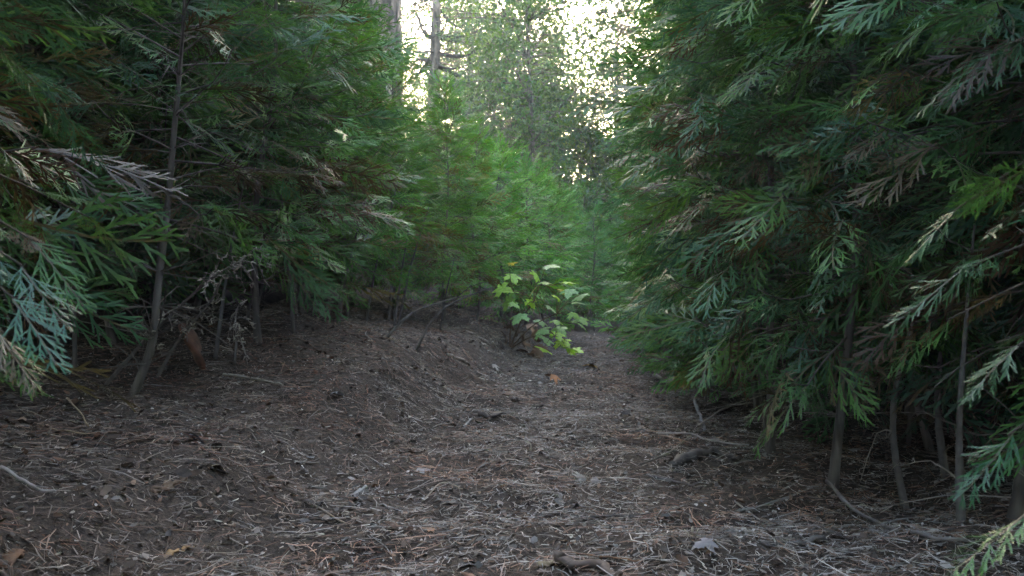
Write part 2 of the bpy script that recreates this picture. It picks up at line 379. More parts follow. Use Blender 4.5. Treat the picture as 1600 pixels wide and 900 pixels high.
# ---- right front row
RF = [
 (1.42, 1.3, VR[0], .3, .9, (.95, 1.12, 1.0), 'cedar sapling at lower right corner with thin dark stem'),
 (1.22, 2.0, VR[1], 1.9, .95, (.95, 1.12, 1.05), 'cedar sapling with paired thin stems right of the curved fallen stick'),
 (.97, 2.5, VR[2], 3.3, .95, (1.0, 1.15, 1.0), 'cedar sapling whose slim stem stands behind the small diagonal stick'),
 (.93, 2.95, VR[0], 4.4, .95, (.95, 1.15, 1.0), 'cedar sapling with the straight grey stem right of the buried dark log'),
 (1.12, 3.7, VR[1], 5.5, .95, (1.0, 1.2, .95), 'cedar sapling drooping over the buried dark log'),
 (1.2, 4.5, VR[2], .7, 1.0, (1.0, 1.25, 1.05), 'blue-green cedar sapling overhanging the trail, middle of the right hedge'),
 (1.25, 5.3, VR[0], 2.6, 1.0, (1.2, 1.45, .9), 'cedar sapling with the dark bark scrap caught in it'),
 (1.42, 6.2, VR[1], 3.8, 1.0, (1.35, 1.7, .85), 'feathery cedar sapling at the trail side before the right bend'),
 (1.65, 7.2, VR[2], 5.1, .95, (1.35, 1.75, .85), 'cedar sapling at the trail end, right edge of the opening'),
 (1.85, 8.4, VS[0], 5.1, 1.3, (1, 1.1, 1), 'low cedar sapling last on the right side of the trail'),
]
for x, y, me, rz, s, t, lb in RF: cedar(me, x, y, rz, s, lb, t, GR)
for x, y, s, q, lb in [(1.0, 4.3, .6, 0, 'knee-high cedar at the trail edge beyond the buried log'), (1.05, 5.2, .7, 1, 'knee-high cedar second along the right trail edge'), (1.15, 6.1, .75, 0, 'low cedar third along the right trail edge'), (1.28, 7.1, .8, 1, 'low cedar fourth along the right trail edge, by the far trail mouth')]:
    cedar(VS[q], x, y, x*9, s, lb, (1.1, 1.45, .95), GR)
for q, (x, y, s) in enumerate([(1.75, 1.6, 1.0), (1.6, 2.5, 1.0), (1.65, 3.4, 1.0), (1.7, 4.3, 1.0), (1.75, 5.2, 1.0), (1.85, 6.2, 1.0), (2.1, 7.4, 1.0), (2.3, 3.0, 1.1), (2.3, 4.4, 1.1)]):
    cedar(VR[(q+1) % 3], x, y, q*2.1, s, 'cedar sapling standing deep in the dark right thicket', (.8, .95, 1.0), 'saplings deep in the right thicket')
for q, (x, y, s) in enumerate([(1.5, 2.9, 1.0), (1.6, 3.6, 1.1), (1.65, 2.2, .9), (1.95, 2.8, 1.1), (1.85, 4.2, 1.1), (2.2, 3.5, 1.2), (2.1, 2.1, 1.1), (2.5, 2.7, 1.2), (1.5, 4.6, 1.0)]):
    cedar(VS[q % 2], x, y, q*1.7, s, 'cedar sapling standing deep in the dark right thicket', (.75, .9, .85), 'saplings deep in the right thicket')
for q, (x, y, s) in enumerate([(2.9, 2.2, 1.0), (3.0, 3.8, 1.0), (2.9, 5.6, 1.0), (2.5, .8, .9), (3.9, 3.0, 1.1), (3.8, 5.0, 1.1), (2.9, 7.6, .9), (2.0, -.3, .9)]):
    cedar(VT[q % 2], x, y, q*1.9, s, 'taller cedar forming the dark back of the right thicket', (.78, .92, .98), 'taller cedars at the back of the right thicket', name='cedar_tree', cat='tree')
for q in range(40):
    a = R((-1 if q % 2 else 1)*random.uniform(9, 40)); d = random.uniform(9.5, 24)
    x, y = math.sin(a)*d+.7, math.cos(a)*d
    cedar(VT[q % 2], x, y, q*1.1, random.uniform(.7, 1.0) if a > 0 else random.uniform(.42, .6), 'cedar of the dense understory beyond the hedges', (.95, 1.05, .95), 'dense cedar understory beyond the hedges', name='cedar_tree', cat='tree')
for q, (x, y) in enumerate([(-3.0, 6.6), (-3.5, 7.6), (-2.7, 7.6), (-3.3, 8.6), (-2.9, 5.6), (-3.7, 5.4), (-3.1, 9.8), (-4.2, 8.8), (-3.8, 6.6), (-4.6, 7.6), (-2.6, 6.6), (-4.4, 10.5), (-3.4, 4.4), (-2.7, 4.3), (-3.9, 3.6), (-3.2, 2.9)]):
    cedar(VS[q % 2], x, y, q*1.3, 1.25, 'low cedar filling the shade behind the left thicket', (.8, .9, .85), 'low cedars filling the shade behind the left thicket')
q = 0
for y0 in (8.4, 9.8, 12.5):
    for t in np.arange(-.64, -.13, .055):
        q += 1; y = y0+random.uniform(-.5, .5); x = (t+random.uniform(-.02, .02))*y
        if x > -2.0: continue
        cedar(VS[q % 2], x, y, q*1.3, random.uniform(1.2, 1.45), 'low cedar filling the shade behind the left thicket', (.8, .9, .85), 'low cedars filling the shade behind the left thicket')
for q, (x, y) in enumerate([(-2.3, 4.2), (-2.7, 5.4), (-2.0, 3.3), (-2.5, 2.2), (-3.0, 6.8)]):
    cedar(VT[q % 2], x, y, q*2.3, .85, 'taller cedar forming the dark back of the left thicket', (.8, .9, .9), 'taller cedars at the back of the left thicket', name='cedar_tree', cat='tree')
for q in range(34):      # dense low growth behind the left thicket
    x, y = random.uniform(-7, -2.6), random.uniform(2.2, 12)
    if x < -.62*y-1.5 or (x > -3 and y > 8): continue
    cedar((VS+VM)[q % 5], x, y, q*1.3, random.uniform(1.0, 1.3), 'low cedar filling the shade behind the left thicket', (.8, .9, .85), 'low cedars filling the shade behind the left thicket')
for q in range(14):
    x, y = random.uniform(1.9, 5), random.uniform(2.2, 10)
    cedar(VS[q % 2], x, y, q*1.3, random.uniform(1.0, 1.4), 'low cedar filling the shade behind the right thicket', (.8, .9, .9), 'low cedars filling the shade behind the right thicket')
# ---- end of the trail
for q, (x, y, s, lb) in enumerate([(1.15, 11.2, 1.0, 'dark low cedar closing the gap at the trail end'), (.75, 12.2, 1.1, 'pale low cedar behind the trail end on the left'), (1.7, 12.0, 1.2, 'pale low cedar behind the trail end on the right'),
                                   (1.2, 13.8, 1.3, 'small cedar farthest along the trail line'), (.2, 11.2, 1.1, 'small cedar half hidden behind the last left saplings'), (-.6, 11.0, 1.1, 'small cedar seen over the left hedge, under the hanging bare branches')]):
    cedar(VS[q % 2], x, y, q*2.3, s, lb, (1.35, 1.8, .95), 'low cedars closing the trail end')

# ------------------------------------------------------------------ bare thin stems in both thickets
r = np.random.RandomState(55)
def thin_stem(pts, rad, label, group, col=(.12, .105, .1), twigs=8, name='bare_stem'):
    P = np.array(pts, float); b = P[0].copy(); S = spline(P-b, 12); mb = MB(); tube(mb, S, np.linspace(rad, rad*.2, 12), 7, np.array(col)*.8, cap=True, rng=r, rough=.15)
    o = empty(name, b); put('stem', mb.mesh('stem', M['twig']), o)
    if twigs:
        md = MB(); dead_twigs(md, r, S, S[2, 2], S[-1, 2], twigs, .16, (.14, .12, .1)); put('side_twigs', md.mesh('side_twigs', M['twig']), o)['kind'] = 'stuff'
    return tag(o, label, 'dead stem', group)
def at(px, py, y): return np.array([(px-800)/1280*y, y, .6+(450-py)/1280*y])
def gp(x, y, dz=-.03): return np.array([x, y, float(ground_h(x, y))+dz])
for x, y, hh, lb in [(1.02, 2.32, .8, 'thin straight dead stem beside the slim cedar stem on the right'), (1.2, 2.45, .7, 'thin dead stem second from the lower right corner group'), (.93, 3.3, .7, 'thin dark dead stem above the buried dark log'),
                     (1.02, 1.62, .6, 'thick dark stem lowest at the right edge'), (1.1, 1.72, .55, 'leaning thin stem beside the lowest right cedar'), (1.35, 3.0, .8, 'grey dead stem in shadow behind the straight right stem'),
                     (.97, 1.95, .6, 'slim stem standing at the end of the curved fallen stick')]:
    p = gp(x, y); x += .1; p = gp(x, y); hh += .15; thin_stem([p, p+[r.uniform(-.03, .03), .02, hh*.4], p+[r.uniform(0, .2), .03, hh]], r.uniform(.009, .016), lb, 'bare stems under the right hedge', twigs=5)
for x, y, hh, lean, lb in [(-.98, 4.6, .9, .1, 'thin dead stem close to the straight grey cedar stem on the bank'), (-.88, 4.9, .9, .2, 'thin slanting dead stem on the bank, mid left'), (-.8, 5.3, .8, .08, 'dark upright dead stem in the shade of the bank'),
                           (-.73, 5.2, .8, .2, 'slanting dead stem left of the arching rods'), (-1.45, 3.3, 1.1, .05, 'dark dead stem in shadow beyond the S-curved cedar'), (-1.6, 3.0, 1.2, -.05, 'dark dead stem left of the S-curved cedar'), (-1.28, 3.95, .9, .15, 'dead stem behind the leaning cedar stem'), (-1.2, 3.3, .8, .12, 'slanting dark dead stem right of the lichened branches'), (-1.04, 3.9, .8, -.08, 'left-leaning dead stem in front of the straight grey cedar stem'), (-.92, 4.3, .7, .15, 'short slanting dead stem at the edge of the bank'), (-.7, 4.85, .7, .1, 'thin dead stem nearest the arching rods'), (-.5, 5.6, .6, .12, 'thin dead stem beyond the arching rods')]:
    p = gp(x, y); thin_stem([p, p+[lean*.4, .02, hh*.5], p+[lean, .03, hh]], r.uniform(.007, .012), lb, 'bare stems under the left hedge', twigs=7)
a = hit(596, 528); thin_stem([a-[0, 0, .03], at(640, 492, a[1]), at(690, 472, a[1]-.05), at(735, 460, a[1]-.1)], .009, 'upper of two pale rods arching right over the bank', 'arching rods', (.2, .18, .17), 3)
a = hit(648, 545); thin_stem([a-[0, 0, .03], at(672, 505, a[1]), at(705, 475, a[1]-.05), at(770, 448, a[1]-.1)], .009, 'lower of two pale rods arching right over the bank', 'arching rods', (.19, .17, .16), 3)
# lichened dead branches by the near left stem
def lichen_branch(pts, label, n=16):
    P = np.array(pts, float); b = P[0].copy(); S = spline(P-b, 14); mb = MB(); tube(mb, S, np.linspace(.0075, .002, 14), 5, (.12, .1, .09)); ml = MB()
    for q in range(n):
        i = r.randint(4, 14); d = nrm(r.normal(0, 1, 3)+[.6, 0, .1]); l = r.uniform(.03, .11); p = S[i]
        PP = spline([p, p+d*l*.6+[0, 0, .01], p+d*l+[0, 0, -.025]], 5)
        tube(mb, PP, np.linspace(.0022, .0012, 5), 4, (.2, .17, .15), cap=False)
        for k in range(r.randint(2, 6)):
            t = r.randint(1, 5); e = PP[t]+r.normal(0, .008, 3)
            tube(ml, [PP[t], e, e+nrm(d+r.normal(0, .5, 3))*r.uniform(.008, .022)], [.002, .0035, .001], 4, np.array((.42, .37, .31))*r.uniform(.7, 1.1), cap=False)
    o = empty('dead_branch', b); put('branch', mb.mesh('branch', M['twig']), o); put('lichen', ml.mesh('lichen', M['twig']), o)['kind'] = 'stuff'
    return tag(o, label, 'dead branch', 'lichened dead branches')
a = hit(165, 602)
lichen_branch([a, at(215, 545, a[1]-.05), at(290, 470, a[1]-.1), at(345, 425, a[1]-.12), at(378, 408, a[1]-.1)], 'dead branch with pale lichen crossing behind the S-curved stem', 20)
a = hit(246, 590)
lichen_branch([a, at(280, 530, a[1]+.02), at(330, 470, a[1]), at(355, 425, a[1]-.05), at(405, 405, a[1]-.05)], 'dead lichen-tipped branch rising right of the S-curved stem', 18)
a = hit(366, 570)
lichen_branch([a, at(370, 530, a[1]), at(368, 500, a[1]), at(372, 480, a[1])], 'short upright lichened twig by the leaning cedar stem', 9)

# ------------------------------------------------------------------ near hanging branches (trees just outside the frame)
def near_tree(x, y, label, branches, tint, seed, H=2.6, r0=.028):
    r = np.random.RandomState(seed); z0 = float(ground_h(x, y)); b = np.array([x, y, z0])
    S = spline([(0, 0, -.05), (.02, .02, H*.3), (-.02, 0, H*.7), (0, 0, H)], 14); mw = MB(); mf = MB(); md = MB(); tube(mw, S, np.linspace(r0, .006, 14), 8)
    for (tip, sag, size, ns, dead, lib, gi, br) in branches:
        tip = np.array(tip, float)-b; zz = tip[2]+.12+sag*.3; i = np.argmin(np.abs(S[:, 2]-zz)); p = S[i]
        mid = (p+tip)*.5+np.array([0, 0, sag]); P = spline([p, mid, tip], 8)
        branch(mf, mw, r, P, size, ns+2, lib, dead, .1, br, .0025, .12, .9, gi, wood=(.5, .45, .4))
    # the rest of the crown, above and behind
    ang = 0
    for q in range(34):
        z = r.uniform(1.1, H); ang += 2.4; p = S[np.argmin(np.abs(S[:, 2]-z))]; ln = .5*(1-(z-1)/(H-.6))+.1
        P = spline([p, p+[math.cos(ang)*ln*.5, math.sin(ang)*ln*.5, .06], p+[math.cos(ang)*ln, math.sin(ang)*ln, 0]], 5)
        branch(mf, mw, r, P, .26, 4, SP, .1, .2, 1, .004)
    dead_twigs(md, r, S, .2, 1.2, 14, .2)
    o = empty('cedar_tree', b)
    put('trunk', mw.mesh('trunk', M['stem']), o); c = put('crown', mf.mesh('crown', M['cedar'], smooth=False), o); c.color = (*tint, 1)
    put('dead_twigs', md.mesh('dead_twigs', M['twig']), o)['kind'] = 'stuff'
    return tag(o, label, 'tree')
near_tree(.98, .72, 'nearest cedar at right edge, its large green sprays hanging into view', [
    (at(1600, 800, .6), .05, .08, 0, 0, SPH, 2, 1.0), (at(1575, 680, .68), .06, .085, 2, 0, SPH, 1, 1.1), (at(1590, 540, .7), .06, .085, 3, .05, SPH, 0, 1.0),
    (at(1620, 245, .6), .03, .08, 1, 0, SPH, 2, 1.15), (at(1610, 310, .64), .05, .08, 1, 0, SPH, 1, 1.1), (at(1490, 330, .95), .06, .1, 3, .05, SPH, 2, 1.0),
    (at(1500, 420, .92), .05, .1, 3, .05, SPH, 0, .95), (at(1480, 500, .98), .06, .1, 3, .1, SPH, 4, .9), (at(1530, 90, 1.0), .05, .1, 3, 0, SPH, 1, 1.1)], (.85, 1.05, 1.05), 5)
near_tree(-.86, .9, 'nearest cedar at left edge, one bright blue-green spray hanging into view', [
    (at(20, 465, .72), .03, .08, 2, 0, SPH, 3, 1.3), (at(35, 415, .78), .03, .08, 3, 0, SPH, 3, 1.15), (at(5, 520, .82), .02, .08, 2, .1, SPH, 2, .9),
    (at(50, 375, .9), .04, .09, 3, .05, SPH, 0, 1.0), (at(140, 340, 1.15), .05, .09, 4, .1, SPH, 5, .9), (at(75, 385, .95), .03, .08, 0, 1.0, SPH, 0, 1), (at(-10, 505, .8), .0, .08, 1, 1, SPH, 0, 1),
    (at(20, 260, 1.15), .06, .12, 5, .8, SPH, 0, .7), (at(20, 90, 1.1), .06, .12, 4, .2, SPH, 0, .8), (at(100, 170, 1.3), .06, .13, 4, .2, SPH, 3, .8), (at(20, 310, 1.2), .04, .11, 4, .9, SPH, 0, .7)], (.85, .95, .95), 6)

# ------------------------------------------------------------------ forest trees behind
def big_trunk(mb, S, rad, n, rng, plates=.12):
    """furrowed old trunk: radius broken by vertical ridges"""
    k = len(S); a = np.arange(n)*2*math.pi/n; V = []
    ph = rng.rand(6)*6
    for i in range(k):
        z = S[i, 2]
        f = 1+plates*(vnoise(a*1.9+0.25*np.sin(z*2+a), np.full(n, z), .22, 1)-.5)*(1-.6*vnoise(a*3, np.full(n, z*1.0), .5, 2))+.5*plates*(vnoise(a*6, np.full(n, z*4), .4, 5)-.5)
        f[-1] = f[0] if n > 2 else f[-1]
        V.append(np.stack([S[i, 0]+np.cos(a)*rad[i]*f, S[i, 1]+np.sin(a)*rad[i]*f, np.full(n, z)], 1))
    Q = [(i*n+j, i*n+(j+1) % n, (i+1)*n+(j+1) % n, (i+1)*n+j) for i in range(k-1) for j in range(n)]
    mb.add(np.concatenate(V), Q)
def conifer_meshes(seed, H, base, rmax, rad, nlimb=90, lib=SPB, ssize=.8, nside=6, bare=10, tilt=(0, 0), up=0.0, bright=1.0, mat='fir'):
    r = np.random.RandomState(seed); mw = MB(); mf = MB(); md = MB()
    S = spline([(0, 0, -.3), (tilt[0]*.3, tilt[1]*.3, H*.3), (tilt[0]*.7, tilt[1]*.7, H*.65), (tilt[0], tilt[1], H)], 22)
    tube(mw, S, rad*(1-np.linspace(0, .95, 22)**1.1), 10, rng=r, rough=.12)
    ang = r.uniform(0, 6)
    for q in range(nlimb):
        u = (q+r.rand())/nlimb; z = base+(H-base)*u; ang += 2.4+r.uniform(-.5, .5)
        p = S[np.argmin(np.abs(S[:, 2]-z))].copy(); p[2] = z
        ln = rmax*(1-u)**.7*r.uniform(.5, 1.1)+.3; o = np.array([math.cos(ang), math.sin(ang), 0])
        e = R(-8+30*u+up+r.uniform(-10, 10)); d = o*math.cos(e)+[0, 0, math.sin(e)]
        P = spline([p, p+d*ln*.45, p+d*ln*.8-[0, 0, ln*.08], p+d*ln-[0, 0, ln*.1]], 7)
        branch(mf, mw, r, P, ssize*(1-.3*u), max(3, int(nside*ln/rmax+2)), lib, .06, .22, bright, .012+.012*(1-u), .2, .7)
    for q in range(bare):
        z = r.uniform(base*.3, base+.25*(H-base)); ang = r.uniform(0, 6.28); ln = r.uniform(.5, 1)*rmax*.8; p = S[np.argmin(np.abs(S[:, 2]-z))]
        d = np.array([math.cos(ang), math.sin(ang), r.uniform(-.25, .15)])
        P = spline([p, p+d*ln*.5+[0, 0, -.1*ln], p+d*ln+[0, 0, .05*ln]], 8); tube(md, P, np.linspace(.04, .01, 8), 5, (.06, .05, .045), cap=False)
        for k in range(6):
            t = r.randint(2, 8); dd = nrm(d+r.normal(0, .5, 3)); l = ln*r.uniform(.15, .4)
            tube(md, spline([P[t], P[t]+dd*l*.5, P[t]+dd*l+[0, 0, -.08*l]], 4), np.linspace(.009, .003, 4), 3, (.06, .05, .045), cap=False)
    return mw.mesh('trunk', M['bark']), mf.mesh('crown', M[mat], smooth=False), md.mesh('bare_branches', M['twig'])
def broad_meshes(seed, H, base, rmax, n=9000, leaf=.09, cols=((.11, .2, .03), (.08, .16, .035), (.16, .22, .03), (.07, .13, .04)), r0=.12):
    r = np.random.RandomState(seed); mw = MB(); mf = MB()
    S = spline([(0, 0, -.2), (r.uniform(-.2, .2), r.uniform(-.2, .2), H*.4), (r.uniform(-.5, .5), r.uniform(-.5, .5), H*.9)], 10); tube(mw, S, np.linspace(r0, r0*.25, 10), 8)
    tips = []
    for q in range(34):
        z = base+(H*.9-base)*r.rand(); p = S[np.argmin(np.abs(S[:, 2]-z))]; a = r.uniform(0, 6.28); ln = rmax*r.uniform(.4, 1)
        d = np.array([math.cos(a), math.sin(a), r.uniform(.0, .9)]); P = spline([p, p+d*ln*.5, p+d*ln+[0, 0, -.1*ln]], 6); tube(mw, P, np.linspace(r0*.35, .006, 6), 5, cap=False)
        for k in range(5):
            t = r.randint(2, 6); e = P[t]+r.normal(0, .3*rmax*.5, 3); tube(mw, [P[t], (P[t]+e)/2+[0, 0, .05], e], [.012, .008, .004], 3, cap=False); tips += [P[t], e]
    tips = np.array(tips); wt = r.rand(len(tips))**2.2; wt /= wt.sum(); c = tips[r.choice(len(tips), size=n, p=wt)]+r.normal(0, .105*rmax, (n, 3))*[1.15, 1.15, .55]
    d = r.normal(0, 1, (n, 3)); d /= np.linalg.norm(d, axis=1)[:, None]; u = r.normal(0, 1, (n, 3))*[.6, .6, 1]; s = np.cross(d, u); s /= np.linalg.norm(s, axis=1)[:, None]
    L_ = leaf*r.uniform(.6, 1.2, (n, 1)); cc = np.array(cols)[r.randint(len(cols), size=n)]*r.uniform(.75, 1.25, (n, 1))
    V = np.stack([c, c+d*L_*.5+s*L_*.36, c+d*L_, c+d*L_*.5-s*L_*.36], 1).reshape(-1, 3); mf.add(V, np.arange(n*4).reshape(n, 4), np.repeat(cc, 4, 0))
    return mw.mesh('trunk', M['bark']), mf.mesh('crown', M['broad'], smooth=False)
def forest_tree(meshes, x, y, rz, s, label, color=(1, 1, 1), group='forest trees behind the hedges', name='conifer_tree', sz=None):
    o = empty(name, (x, y, float(ground_h(x, y))), rz); o.scale = (s, s, sz or s)
    for nm, me in zip(('trunk', 'crown', 'bare_branches'), meshes):
        c = put(nm, me, o); c.color = (*color, 1)
    return tag(o, label, 'tree', group)
# thick old trunk behind the left hedge
r = np.random.RandomState(9)
bx, by = -1.85, 9.2; o = empty('pine_tree', (bx, by, float(ground_h(bx, by)))); mw = MB()
S = np.stack([np.linspace(0, .12, 130), np.zeros(130), np.linspace(-.2, 13, 130)], 1); big_trunk(mw, S, .6*(1-.02*S[:, 2]), 72, r, .16); put('trunk', mw.mesh('trunk', M['bark']), o)
mf = MB(); ml = MB()
for q in range(26):
    z = 5+8*r.rand(); a = r.uniform(0, 6.28); ln = r.uniform(1.2, 2.4); d = np.array([math.cos(a), math.sin(a), -.1]); p = np.array([.1, 0, z])
    branch(mf, ml, r, spline([p, p+d*ln*.5, p+d*ln-[0, 0, .3]], 6), .8, 9, SPC, .05, .2, 1, .03, .3, .7)
put('limbs', ml.mesh('limbs', M['bark']), o); put('crown', mf.mesh('crown', M['fir'], smooth=False), o)
tag(o, 'thick old pine trunk with furrowed grey bark behind the left hedge', 'tree')
CF = [conifer_meshes(201, 15, .8, 2.6, .17, 190, lib=SPC, ssize=.75, nside=7, bare=14), conifer_meshes(202, 13, .5, 2.5, .15, 180, lib=SPC, ssize=.75, nside=7, bare=8), conifer_meshes(203, 18, 1.0, 3.0, .22, 200, lib=SPC, ssize=.85, nside=7, bare=16)]
CD = [conifer_meshes(211, 9, .4, 2.1, .06, 210, lib=SPC, ssize=.55, nside=6, bare=16), conifer_meshes(212, 11, .6, 2.3, .07, 190, lib=SPC, ssize=.55, nside=6, bare=14)]
thin = conifer_meshes(204, 15, 5.0, 1.9, .2, 80, lib=SPC, ssize=.7, bare=22, tilt=(.45, 0))
BR = [broad_meshes(301, 7, .6, 2.4, 14000), broad_meshes(302, 5, .3, 2.0, 14000)]
OK_ = [broad_meshes(303, 9, .5, 2.6, 12000, .11, ((.06, .12, .065), (.075, .14, .06), (.1, .17, .05), (.055, .1, .07)), .1), broad_meshes(304, 8, .4, 2.3, 11000, .105, ((.065, .12, .075), (.08, .14, .065), (.12, .19, .05), (.055, .11, .08)), .09)]
OD = broad_meshes(305, 10, 1.0, 1.9, 11500, .12, ((.08, .15, .065), (.1, .18, .06), (.15, .22, .05), (.075, .13, .08)), .08)
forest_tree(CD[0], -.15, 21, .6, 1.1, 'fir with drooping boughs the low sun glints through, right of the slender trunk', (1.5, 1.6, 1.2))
forest_tree(OD, -1.5, 28, 2.6, 1, 'leafy crown added farther behind the slender trunk to screen the sun', (1.2, 1.25, 1), name='broadleaf_tree')  # this crown and the next are added to help block the low sun
forest_tree(OD, 1.3, 30, 4.6, 1, 'leafy crown added far behind, above the trail end, to screen the sun', (1.2, 1.25, 1), name='broadleaf_tree')
for q in range(9):  # conifers added to keep direct low sun off the near sprays
    forest_tree(CF[q % 3], -4.2+.78*q, 46+(q % 3)*4, q*1.9, 1.15, 'distant conifer added to screen the low sun', (1, 1.05, 1), 'distant conifers added to screen the low sun')
tt = forest_tree(thin, -2.05, 20, 0, 1, 'slender dark conifer trunk with bare side branches against the white sky', (.9, 1, .95))
lb_ = tt.location
for pts in ([(684, 103), (715, 118), (735, 130), (770, 135), (850, 128)], [(686, 84), (720, 88), (752, 76), (775, 62), (800, 36)], [(688, 130), (700, 135), (730, 132), (742, 126)], [(690, 168), (720, 175), (745, 186), (780, 178)], [(675, 60), (662, 50), (650, 20)], [(674, 98), (655, 92), (645, 100)], [(700, 220), (735, 225), (775, 222), (800, 214)], [(672, 92), (652, 118), (640, 125)]):
    P = spline([at(px, py, 19.9+.3*k) for k, (px, py) in enumerate(pts)], 14)-np.array(lb_); mb = MB(); tube(mb, P, np.linspace(.06, .018, 14), 6, (.05, .042, .038), cap=False)
    for k in range(7):
        t = r.randint(3, 14); dd = nrm(P[-1]-P[0]+r.normal(0, .8, 3)); l = r.uniform(.3, .8); tube(mb, spline([P[t], P[t]+dd*l*.5, P[t]+dd*l+[0, 0, -.12]], 5), np.linspace(.02, .008, 5), 4, (.05, .042, .038), cap=False)
    put('limb', mb.mesh('limb', M['twig']), tt)
FT = [
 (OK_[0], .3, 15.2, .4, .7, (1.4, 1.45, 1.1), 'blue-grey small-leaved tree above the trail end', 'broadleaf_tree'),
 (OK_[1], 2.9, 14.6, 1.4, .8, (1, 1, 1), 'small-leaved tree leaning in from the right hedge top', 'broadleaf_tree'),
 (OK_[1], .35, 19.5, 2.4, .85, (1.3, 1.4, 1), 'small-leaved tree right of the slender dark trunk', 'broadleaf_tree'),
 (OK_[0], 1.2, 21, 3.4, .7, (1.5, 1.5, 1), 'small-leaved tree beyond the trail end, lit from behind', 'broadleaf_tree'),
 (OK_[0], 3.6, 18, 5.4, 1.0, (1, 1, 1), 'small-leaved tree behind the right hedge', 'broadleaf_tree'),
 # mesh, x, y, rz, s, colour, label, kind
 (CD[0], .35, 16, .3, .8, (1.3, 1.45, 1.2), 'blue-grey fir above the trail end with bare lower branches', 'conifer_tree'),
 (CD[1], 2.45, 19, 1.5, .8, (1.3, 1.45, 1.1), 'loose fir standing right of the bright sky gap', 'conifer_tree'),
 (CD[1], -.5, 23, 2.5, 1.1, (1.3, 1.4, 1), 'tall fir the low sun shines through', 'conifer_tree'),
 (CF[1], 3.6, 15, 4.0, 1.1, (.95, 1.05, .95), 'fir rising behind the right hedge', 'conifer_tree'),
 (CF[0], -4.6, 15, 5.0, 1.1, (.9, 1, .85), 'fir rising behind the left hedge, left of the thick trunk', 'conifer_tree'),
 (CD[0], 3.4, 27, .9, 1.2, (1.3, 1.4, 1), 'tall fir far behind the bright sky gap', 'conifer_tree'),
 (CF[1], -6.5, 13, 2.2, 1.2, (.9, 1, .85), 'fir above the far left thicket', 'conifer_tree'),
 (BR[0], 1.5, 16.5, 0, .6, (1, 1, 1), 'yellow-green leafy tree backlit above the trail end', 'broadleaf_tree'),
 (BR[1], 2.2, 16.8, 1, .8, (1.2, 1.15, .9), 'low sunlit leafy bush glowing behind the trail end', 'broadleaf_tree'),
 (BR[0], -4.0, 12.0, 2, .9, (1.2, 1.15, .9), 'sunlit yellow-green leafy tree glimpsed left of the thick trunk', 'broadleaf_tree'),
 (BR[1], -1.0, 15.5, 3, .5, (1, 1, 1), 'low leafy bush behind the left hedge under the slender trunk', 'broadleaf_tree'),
]
for me, x, y, rz, s, c, lb, nm in FT: forest_tree(me, x, y, rz, s, lb, c, name=nm)
rr = random.Random(12)
for q in range(46):
    a = R(rr.choice([-1, 1])*rr.uniform(7, 46)); d = rr.uniform(30, 62); x, y = math.sin(a)*d, math.cos(a)*d
    forest_tree(CF[q % 3], x, y, rr.uniform(0, 6), rr.uniform(.9, 1.25), 'distant conifer of the forest wall behind the trees', (.95, 1, 1), 'distant forest wall')
for q in range(22):
    a = R(rr.choice([-1, 1])*rr.uniform(48, 178)); d = rr.uniform(7, 16); x, y = math.sin(a)*d, math.cos(a)*d
    forest_tree(CF[q % 3], x, y, rr.uniform(0, 6), rr.uniform(.8, 1.1), 'conifer of the surrounding forest beyond the thickets', (.95, 1, 1), 'surrounding forest')

# ------------------------------------------------------------------ maple shrub
def maple_leaf(size, r, curl=.2):
    """five-lobed leaf, stalk at origin, pointing +X"""
    prof = [(0, 0), (-.12, .16), (-.2, .4), (-.04, .36), (.02, .3), (.08, .44), (.06, .68), (.22, .6), (.34, .68), (.36, .46), (.42, .24), (.55, .3), (.6, .24), (.76, .26), (.8, .14), (1, 0)]
    up = np.array(prof); lo = up[::-1][1:-1]*[1, -1]; pts = np.concatenate([up, lo]); pts = pts+r.normal(0, .015, pts.shape)
    c = np.array([[.42, 0]]); P = np.concatenate([pts, c]); z = -curl*np.abs(P[:, 1])**1.5-curl*.6*P[:, 0]**2+.05*np.sin(P[:, 0]*9)*np.abs(P[:, 1])
    V = np.stack([P[:, 0], P[:, 1], z], 1)*size; n = len(pts); Q = [(n, k, (k+1) % n, (k+1) % n) for k in range(n)]
    return V, Q
r = np.random.RandomState(77)
bs = gp(-.02, 6.75, -.02); mo = empty('maple_shrub', bs); ms = MB()
LV = [(800, 428), (795, 412), (850, 440), (838, 427), (778, 450), (795, 455), (832, 455), (800, 472), (828, 468), (858, 478), (868, 462), (902, 472), (892, 488), (905, 496), (870, 500), (868, 512), (845, 500), (875, 530), (870, 520), (850, 545), (852, 527), (885, 545), (895, 545), (842, 515), (905, 505), (790, 470), (883, 440), (890, 452), (905, 462), (875, 452), (815, 490), (855, 415)]
hubs = [at(800, 470, 6.6), at(835, 470, 6.5), at(870, 490, 6.45), at(868, 525, 6.4)]
for h in hubs:
    h = h-bs; tube(ms, spline([(0, 0, 0), h*.5+[0, 0, .05], h], 8), np.linspace(.007, .003, 8), 5, (.16, .1, .06), cap=False)
